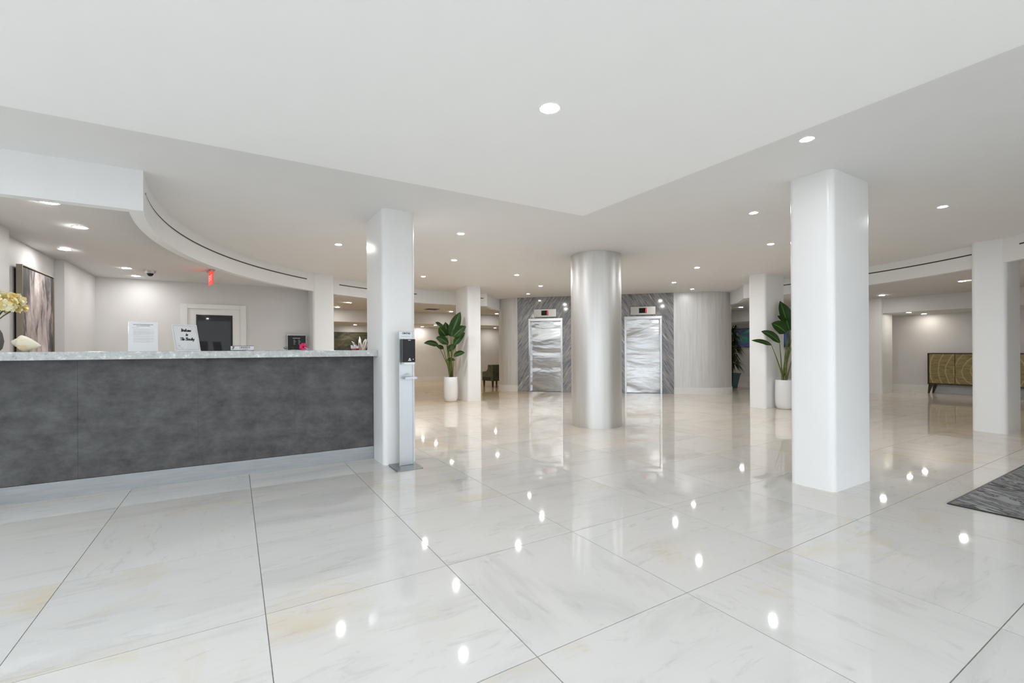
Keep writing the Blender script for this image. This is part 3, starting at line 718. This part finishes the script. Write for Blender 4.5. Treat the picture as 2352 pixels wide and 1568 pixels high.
def rose(par, c, r):
    mb = MB()
    for ring, (n, rad, tilt) in enumerate(((5, .30, 1.15), (6, .62, .75), (7, .92, .30))):
        for k in range(n):
            a = 2*PI*k/n + ring*.5 + rf.uniform(-.15, .15); d = Vector((math.cos(a), math.sin(a), 0)); s = Vector((-math.sin(a), math.cos(a), 0))
            up = Vector((0, 0, 1)); base = Vector(c) + d*r*rad*.45; out = (d*math.cos(tilt) + up*math.sin(tilt))*r*.75
            w = s*r*.42; b0 = len(mb.v)
            for t, wd in ((0, .45), (.5, 1.05), (.85, .9), (1.0, .45)):
                q = base + out*t + d*r*.18*t*t
                for u in (-1, 0, 1): mb.v.append(tuple(q + w*wd*u - (d*r*.10*abs(u)) + Vector((rf.uniform(-1, 1), rf.uniform(-1, 1), rf.uniform(-1, 1)))*r*.05))
            for i in range(3):
                for u in range(2): mb.f.append((b0+i*3+u, b0+i*3+u+1, b0+i*3+u+4, b0+i*3+u+3))
    mb.ball(c, r*.42, seg=8, rings=5)
    o = mb.build('bloom', M['yellow'], par, smooth=True, angle=70); return o
for k in range(58):
    th = rf.uniform(0, 2*PI); ph = math.acos(rf.uniform(-.35, 1)); rr = rf.uniform(.75, 1.0)
    cpos = (.205*rr*math.sin(ph)*math.cos(th), .19*rr*math.sin(ph)*math.sin(th), .40 + .105*rr*math.cos(ph))
    b = rose(vs_, (0, 0, 0), rf.uniform(.032, .048)); b.location = cpos
    b.rotation_euler = (ph*.9*math.sin(th)*-1, ph*.9*math.cos(th), rf.uniform(0, 6))
    if k % 3 == 0: MB().tube([(0, 0, .22), tuple(Vector(cpos)*.5 + Vector((0, 0, .12))), cpos], .003).build('stem', M['stem'], vs_)

# ------------------------------------------------------------------ hand sanitizer stand
st = empty('sanitizer_stand', (1.54, 4.715, 0)); tag(st, 'slim aluminium hand sanitizer stand in front of the white column', 'sanitizer stand')
MB().prism(rrect(-.140, .135, -.165, .165, .02), 0, .012).build('base_plate', M['baseplate'], st)
post = MB().box(-.055, .095, .03, .052, .012, 1.434).build('post', M['standalu'], st, bevel=.003)
MB().box(-.058, -.050, .022, .056, .012, 1.434).build('edge_rail', M['alu'], st); MB().box(.090, .098, .022, .056, .012, 1.434).build('edge_rail', M['alu'], st)
text_mesh('logo', 'CINTAS', .026, M['ink'], post, (.020, .0285, 1.413), shear=.25, bold=.0012); mb = MB(); words(mb, -.03, .065, 1.380, .005, .0285); mb.build('small_print', M['greyink'], post)
dsp = MB().prism(rrect(-.042, .088, -.075, .03, .014), 1.108, 1.350).build('dispenser', M['blackplastic'], st, smooth=True)
MB().box(-.030, .080, -.070, .028, 1.350, 1.357).build('dispenser_cap', M['acrylic'], dsp); MB().box(-.032, .082, -.070, .028, 1.086, 1.108).build('dispenser_foot', M['acrylic'], dsp)
MB().box(.008, .036, -.0762, -.075, 1.336, 1.342).build('status_light', M['paper'], dsp)
mb = MB().box(.008, .040, -.0762, -.075, 1.124, 1.132)
for i in range(5): mb.box(.012+i*.0022, .036-i*.0022, -.0762, -.075, 1.137+i*.003, 1.140+i*.003)
mb.build('dispenser_print', M['paper'], dsp); MB().box(.058, .068, -.0762, -.075, 1.136, 1.143).build('lock_mark', M['paper'], dsp)
MB().box(-.022, .100, -.075, .03, .932, .938).box(-.022, .100, -.079, -.073, .932, .954).box(-.026, -.020, -.079, .03, .932, .950).box(.098, .104, -.079, .03, .932, .950).build('drip_tray', M['standalu'], st)
mb = MB()
for i in range(14):
    a = 2*PI*i/14; a2 = 2*PI*(i+1)/14
    for cx_, cz_, rx_ in ((.012, .975, .022), (.036, .982, .016)):
        mb.tube([(cx_+rx_*math.cos(a), .029, cz_+.006*math.sin(a)), (cx_+rx_*math.cos(a2), .029, cz_+.006*math.sin(a2))], .0012, seg=4)
mb.tube([(.020, .029, .985), (.021, .029, 1.002)], .0012, seg=4); mb.build('hand_symbol', M['greyink'], post)

# ------------------------------------------------------------------ potted plants
def leaf_blade(par, base, tip, width, bow, name='leaf', side=None):
    base, tip = Vector(base), Vector(tip); ax = tip-base; L_ = ax.length
    mid = (base+tip)/2 + Vector(bow)
    view = -FW if side is None else Vector(side)
    mb = MB(); n, uvs = 14, []
    for i in range(n+1):
        t = i/n; c = base*(1-t)**2 + mid*2*t*(1-t) + tip*t*t
        tg = ((mid-base)*(1-t) + (tip-mid)*t).normalized()
        w = tg.cross(view); w.normalize(); nm = w.cross(tg)
        prof = (min(1, (t+.02)/.26)**.62) * (1 - max(0, (t-.42)/.58)**2.1); hw = width*.5*prof
        for u in (-1, -.5, 0, .5, 1):
            mb.v.append(tuple(c + w*hw*u + nm*hw*.34*abs(u) + nm*.012*math.sin(t*9+u*3)*abs(u))); uvs.append(((u+1)/2, t))
    for i in range(n):
        for u in range(4): a = i*5+u; mb.f.append((a, a+1, a+6, a+5))
    o = mb.build(name, M['leaf'], par, smooth=True, angle=80)
    uvl = o.data.uv_layers.new(name='UVMap')
    for lp in o.data.loops: uvl.data[lp.index].uv = uvs[lp.vertex_index]
    return o
def big_plant(loc, leaves, label, depth, px0, py0, sc_, rr):
    e = empty('potted_plant', loc); tag(e, label, 'plant', 'white potted bird of paradise plants')
    L0 = Vector(loc)
    prof = [(.118, 0), (.135, .012), (.155, .05), (.168, .13), (.172, .28), (.168, .45), (.162, .585), (.156, .590), (.150, .585), (.150, .545)]
    MB().lathe(prof, 40).build('pot', M['pot'], e, smooth=True, angle=50)
    MB().lathe([(.001, .566), (.08, .562), (.149, .548)], 24, cap=False).build('soil', M['soil'], e)
    for k, (bx, by, tx, ty, wpx, dz, bow) in enumerate(leaves):
        bp = P(px0+bx*sc_, py0+by*sc_, depth+dz) - L0; tp = P(px0+tx*sc_, py0+ty*sc_, depth+dz+rr.uniform(-.12, .12)) - L0
        leaf_blade(e, bp, tp, 1.14*wpx*sc_*depth/FPX, (0, 0, bow))
        foot = Vector((rr.uniform(-.05, .05), rr.uniform(-.05, .05), .555)); midp = (foot*.55 + bp*.45); midp.z += .10*(bp-foot).length
        mb = MB(); pts = [foot*(1-t)**2 + midp*2*t*(1-t) + bp*t*t for t in [i/7 for i in range(8)]]
        mb.tube(pts, .017, .0055, seg=7); mb.build('stalk', M['stem'], e, smooth=True, angle=80)
LV = [(430,472,572,104,135,-.18,.05),(372,462,345,256,95,.08,.02),(352,465,246,336,120,.02,.03),(312,345,190,262,42,.10,.06),(462,478,655,322,118,-.34,.05),
      (472,600,640,412,88,-.32,.03),(385,590,202,498,98,-.10,.09),(240,612,22,576,72,.05,.08),(318,660,215,628,55,.10,.05),(378,690,510,600,82,-.14,.03),(472,772,640,720,66,-.32,.07),(370,826,496,832,44,-.16,.04),(430,470,400,330,90,.15,.02)]
big_plant((4.44, 10.16, 0), LV, 'tall broad-leaved plant in a white pot by the column near the armchair', 11.0, 970, 700, .1531, random.Random(5))
RV = [(745,440,625,58,150,.05,.02),(745,400,592,250,60,.10,.05),(700,470,516,352,140,-.05,.06),(620,598,382,452,80,-.10,.09),(514,628,256,568,48,-.05,.05),
      (800,420,900,90,140,.05,.04),(830,470,1010,330,120,-.05,.06),(850,600,1040,520,80,.0,.06)]
big_plant((9.545, 5.065, 0), RV, 'tall broad-leaved plant in a white pot half hidden behind a column', 9.28, 1680, 680, .1786, random.Random(6))

pp = empty('potted_palm', tuple(Vector((13.30, 8.68, 0)))); tag(pp, 'dark bushy palm in a teal pot past the silver wall', 'plant')
MB().prism(rrect(-.13, .13, -.13, .13, .02), 0, .02).build('pot_foot', M['teal'], pp)
mb = MB(); n = 0
for k, (w, z) in enumerate(((.125, .02), (.19, .43), (.205, .43), (.205, .46), (.175, .46), (.17, .42))):
    for sx_, sy_ in ((-1,-1),(1,-1),(1,1),(-1,1)): mb.v.append((sx_*w, sy_*w, z))
for k in range(5):
    for i in range(4): j = (i+1) % 4; mb.f.append((k*4+i, k*4+j, k*4+4+j, k*4+4+i))
mb.f.append((20, 21, 22, 23)); mb.build('pot', M['teal'], pp)
MB().box(-.165, .165, -.165, .165, .40, .425).build('soil', M['soil'], pp)
MB().tube([(0, 0, .42), (.03, 0, .75), (-.02, .02, 1.2), (.02, 0, 1.7)], .045, .03).build('trunk', M['bark'], pp, smooth=True)
rp = random.Random(9)
for zc, cnt, ln in ((.80, 120, .46), (1.05, 60, .40), (1.30, 150, .52), (1.55, 70, .42), (1.74, 110, .46)):
    mb = MB()
    for k in range(cnt):
        a = rp.uniform(0, 2*PI); el = rp.uniform(-.5, 1.0); L_ = ln*rp.uniform(.7, 1.1)
        d = Vector((math.cos(a)*math.cos(el), math.sin(a)*math.cos(el), math.sin(el))); s = d.cross(UP).normalized()*.023
        p0 = Vector((.02, 0, zc)); p1 = p0 + d*L_*.55; p2 = p0 + d*L_ + Vector((0, 0, -.16))
        b0 = len(mb.v); mb.v += [tuple(p0-s*.6), tuple(p0+s*.6), tuple(p1+s), tuple(p1-s), tuple(p2)]; mb.f += [(b0, b0+1, b0+2, b0+3), (b0+3, b0+2, b0+4)]
    mb.build('leaf_crown', M['palm'], pp)

# ------------------------------------------------------------------ furniture
ac = empty('armchair', (7.50, 13.50, 0), .12); tag(ac, 'green upholstered armchair on brown legs behind the column', 'armchair')
W_, Dp = .31, .29
for sx_ in (-1, 1):
    for sy_ in (-1, 1):
        x, y = sx_*(W_-.05), sy_*(Dp-.04); mb = MB()
        mb.v += [(x-.018, y-.018, 0), (x+.018, y-.018, 0), (x+.018, y+.018, 0), (x-.018, y+.018, 0), (x-.03, y-.03, .21), (x+.03, y-.03, .21), (x+.03, y+.03, .21), (x-.03, y+.03, .21)]
        mb.f += [(0,3,2,1),(4,5,6,7),(0,1,5,4),(1,2,6,5),(2,3,7,6),(3,0,4,7)]; mb.build('leg', M['legwood'], ac)
MB().box(-W_, W_, -Dp+.10, Dp, .20, .34).build('seat_base', M['chair'], ac, bevel=.015)
MB().box(-W_+.09, W_-.09, -Dp+.12, Dp-.02, .34, .43).build('seat_cushion', M['chair'], ac, bevel=.03)
MB().box(-W_, W_, -Dp-.03, -Dp+.10, .20, .74).build('backrest', M['chair'], ac, bevel=.02)
for s in (-1, 1):
    xa, xb = sorted((s*W_, s*(W_-.09)))
    mb = MB(); prof = [(-Dp+.10, .20), (Dp, .20), (Dp, .50), (-Dp+.36, .52), (-Dp+.26, .60), (-Dp+.25, .735), (-Dp+.10, .735)]
    k = len(prof); mb.v += [(xa, y, z) for y, z in prof] + [(xb, y, z) for y, z in prof]
    mb.f.append(tuple(range(k))); mb.f.append(tuple(reversed(range(k, 2*k))))
    for i in range(k): j = (i+1) % k; mb.f.append((i, k+i, k+j, j))
    mb.build('arm', M['chair'], ac, bevel=.012)

sb = empty('sideboard', (15.87, 3.63, 0)); tag(sb, 'low sideboard with gold ring-patterned doors and dark bronze case', 'sideboard')
def ring_mat():
    mt, nt, b = new_mat('gold_ring_panel'); N, L = nt.nodes, nt.links
    tc = N.new('ShaderNodeTexCoord'); tc.object = sb
    mp = N.new('ShaderNodeMapping'); mp.inputs['Location'].default_value = (0, -.02, -.66); mp.inputs['Scale'].default_value = (0, 1, 1); L.new(tc.outputs['Object'], mp.inputs['Vector'])
    n0 = N.new('ShaderNodeTexNoise'); n0.inputs['Scale'].default_value = 3.5; L.new(mp.outputs['Vector'], n0.inputs['Vector'])
    mx = N.new('ShaderNodeVectorMath'); mx.operation = 'MULTIPLY_ADD'; mx.inputs[1].default_value = (.07,.07,.07); L.new(n0.outputs['Color'], mx.inputs[0]); L.new(mp.outputs['Vector'], mx.inputs[2])
    w = N.new('ShaderNodeTexWave'); w.wave_type = 'RINGS'; w.rings_direction = 'X'; w.inputs['Scale'].default_value = 2.0; w.inputs['Distortion'].default_value = .6; w.inputs['Detail'].default_value = 3
    L.new(mx.outputs['Vector'], w.inputs['Vector'])
    n = N.new('ShaderNodeTexNoise'); n.inputs['Scale'].default_value = 9; n.inputs['Detail'].default_value = 6; m2 = N.new('ShaderNodeMapping'); m2.inputs['Scale'].default_value = (1, .7, 3); L.new(tc.outputs['Object'], m2.inputs['Vector']); L.new(m2.outputs['Vector'], n.inputs['Vector'])
    r1 = N.new('ShaderNodeValToRGB'); r1.color_ramp.elements[0].color = (.155,.118,.045,1); r1.color_ramp.elements[1].color = (.30,.235,.105,1); r1.color_ramp.elements[0].position = .3; r1.color_ramp.elements[1].position = .7
    L.new(n.outputs['Fac'], r1.inputs['Fac'])
    r2 = N.new('ShaderNodeValToRGB'); r2.color_ramp.elements[0].position = .90; r2.color_ramp.elements[1].position = 1.0; r2.color_ramp.elements[0].color = (0,0,0,1); r2.color_ramp.elements[1].color = (.75,.75,.75,1)
    L.new(w.outputs['Fac'], r2.inputs['Fac'])
    mi = N.new('ShaderNodeMixRGB'); L.new(r2.outputs['Color'], mi.inputs[0]); L.new(r1.outputs['Color'], mi.inputs[1]); mi.inputs[2].default_value = (.44,.36,.20,1)
    L.new(mi.outputs[0], b.inputs['Base Color']); b.inputs['Roughness'].default_value = .35; b.inputs['Metallic'].default_value = .35
    return mt
rm = ring_mat(); hw = 1.06; z0, z1 = .245, 1.078
MB().box(-.01, .40, -hw, hw, z1-.022, z1).build('top', M['bronze'], sb)
MB().box(-.01, .40, -hw, hw, z0, z0+.03).build('bottom', M['bronze'], sb)
for s in (-1, 1): MB().box(-.01, .40, min(s*hw, s*(hw-.025)), max(s*hw, s*(hw-.025)), z0+.03, z1-.022).build('side', M['bronze'], sb)
MB().box(.02, .40, -hw+.025, hw-.025, z0+.03, z1-.022).build('carcass', M['bronze'], sb)
for k in range(4):
    a = -hw+.028 + k*(2*hw-.056)/4; b_ = a + (2*hw-.056)/4
    MB().box(-.002, .02, a+.006, b_-.006, z0+.036, z1-.028).build('door', rm, sb)
for s in (-1, 1):
    for xx in (.03, .35):
        y = s*(hw-.06); mb = MB(); t0, t1 = .016, .045
        mb.v += [(xx-.012, y+s*.05-t0, 0), (xx+.012, y+s*.05-t0, 0), (xx+.012, y+s*.05+t0, 0), (xx-.012, y+s*.05+t0, 0), (xx-.02, y-t1, z0), (xx+.02, y-t1, z0), (xx+.02, y+t1, z0), (xx-.02, y+t1, z0)]
        mb.f += [(0,3,2,1),(4,5,6,7),(0,1,5,4),(1,2,6,5),(2,3,7,6),(3,0,4,7)]; mb.build('leg', M['bronze'], sb)
# far paintings and the flowers on the console
ap = empty('wall_artwork', (2.95+.95, YN, 1.0)); tag(ap, 'dark olive abstract canvas on the far wall beyond the desk', 'painting')
MB().box(-.95, .95, -.04, 0, -.1, .90).build('canvas', ramp_mat('olive_abstract', [(.30,(.02,.02,.018)),(.45,(.055,.055,.035)),(.58,(.14,.135,.075)),(.70,(.38,.36,.26))], nscale=1.6, detail=9, rough=.35, nrough=.7, distort=1.0, scale=(1,1,1.7)), ap)
cs = empty('console_table', (4.2, 16.78, 0)); tag(cs, 'slim white console table below the olive canvas', 'console table')
MB().box(-.8, .8, -.2, .2, .80, .85).build('top', M['trim'], cs)
for sx_ in (-.75, .75): MB().box(sx_-.03, sx_+.03, -.18, .18, 0, .80).build('leg', M['trim'], cs)
wf = empty('white_flowers', (3.86, 16.62, .85)); tag(wf, 'white flower arrangement in front of the olive canvas', 'flowers')
MB().lathe([(.07, 0), (.09, .05), (.075, .22), (.06, .32)], 24).build('vase', M['acrylic'], wf, smooth=True)
rw = random.Random(2)
for k in range(15):
    a = rw.uniform(0, 2*PI); el = rw.uniform(.5, 1.4); L_ = rw.uniform(.35, .62)
    d = Vector((math.cos(a)*math.cos(el), math.sin(a)*math.cos(el), math.sin(el)))
    o = leaf_blade(wf, Vector((0, 0, .30)) + d*.08, Vector((0, 0, .30)) + d*L_, .09, (0, 0, .05), 'petal'); o.data.materials.clear(); o.data.materials.append(M['wpetal'])
tv = empty('colour_artwork', (XE, 9.35, 1.27)); tag(tv, 'wide wall panel in bright blue, green and violet behind the palm', 'artwork')
MB().box(-.05, 0, -.88, 1.15, 0, .70).build('frame', M['blackplastic'], tv)
MB().box(-.054, -.05, -.86, 1.13, .02, .68).build('picture', ramp_mat('coral_colours', [(.30,(.01,.02,.08)),(.42,(.02,.12,.45)),(.52,(.20,.15,.55)),(.60,(.01,.42,.25)),(.72,(.35,.50,.75))], nscale=2.2, detail=5, rough=.3, distort=1.0), tv)
rug = empty('patterned_rug', (6.2, .35, 0)); tag(rug, 'grey and black marbled rug lying near the thick column', 'rug')
mr = ramp_mat('rug_pattern', [(.30,(.03,.03,.03)),(.39,(.26,.265,.26)),(.445,(.30,.30,.295)),(.468,(.010,.010,.012)),(.492,(.24,.24,.235)),(.545,(.15,.148,.14)),(.572,(.010,.010,.012)),(.60,(.27,.275,.27)),(.72,(.38,.385,.38))], nscale=1.7, detail=7, rough=.9, nrough=.6, distort=1.0, scale=(3.4,.8,1), rot=(0,0,.5))
MB().box(-1.405, 1.6, -1.6, .935, .001, .009).build('pile', mr, rug)
mb = MB().box(-1.42, 1.615, .935, .95, .001, .008).box(-1.42, 1.615, -1.615, -1.6, .001, .008).box(-1.42, -1.405, -1.6, .935, .001, .008).box(1.6, 1.615, -1.6, .935, .001, .008)
mb.build('bound_edge', M['blackplastic'], rug)
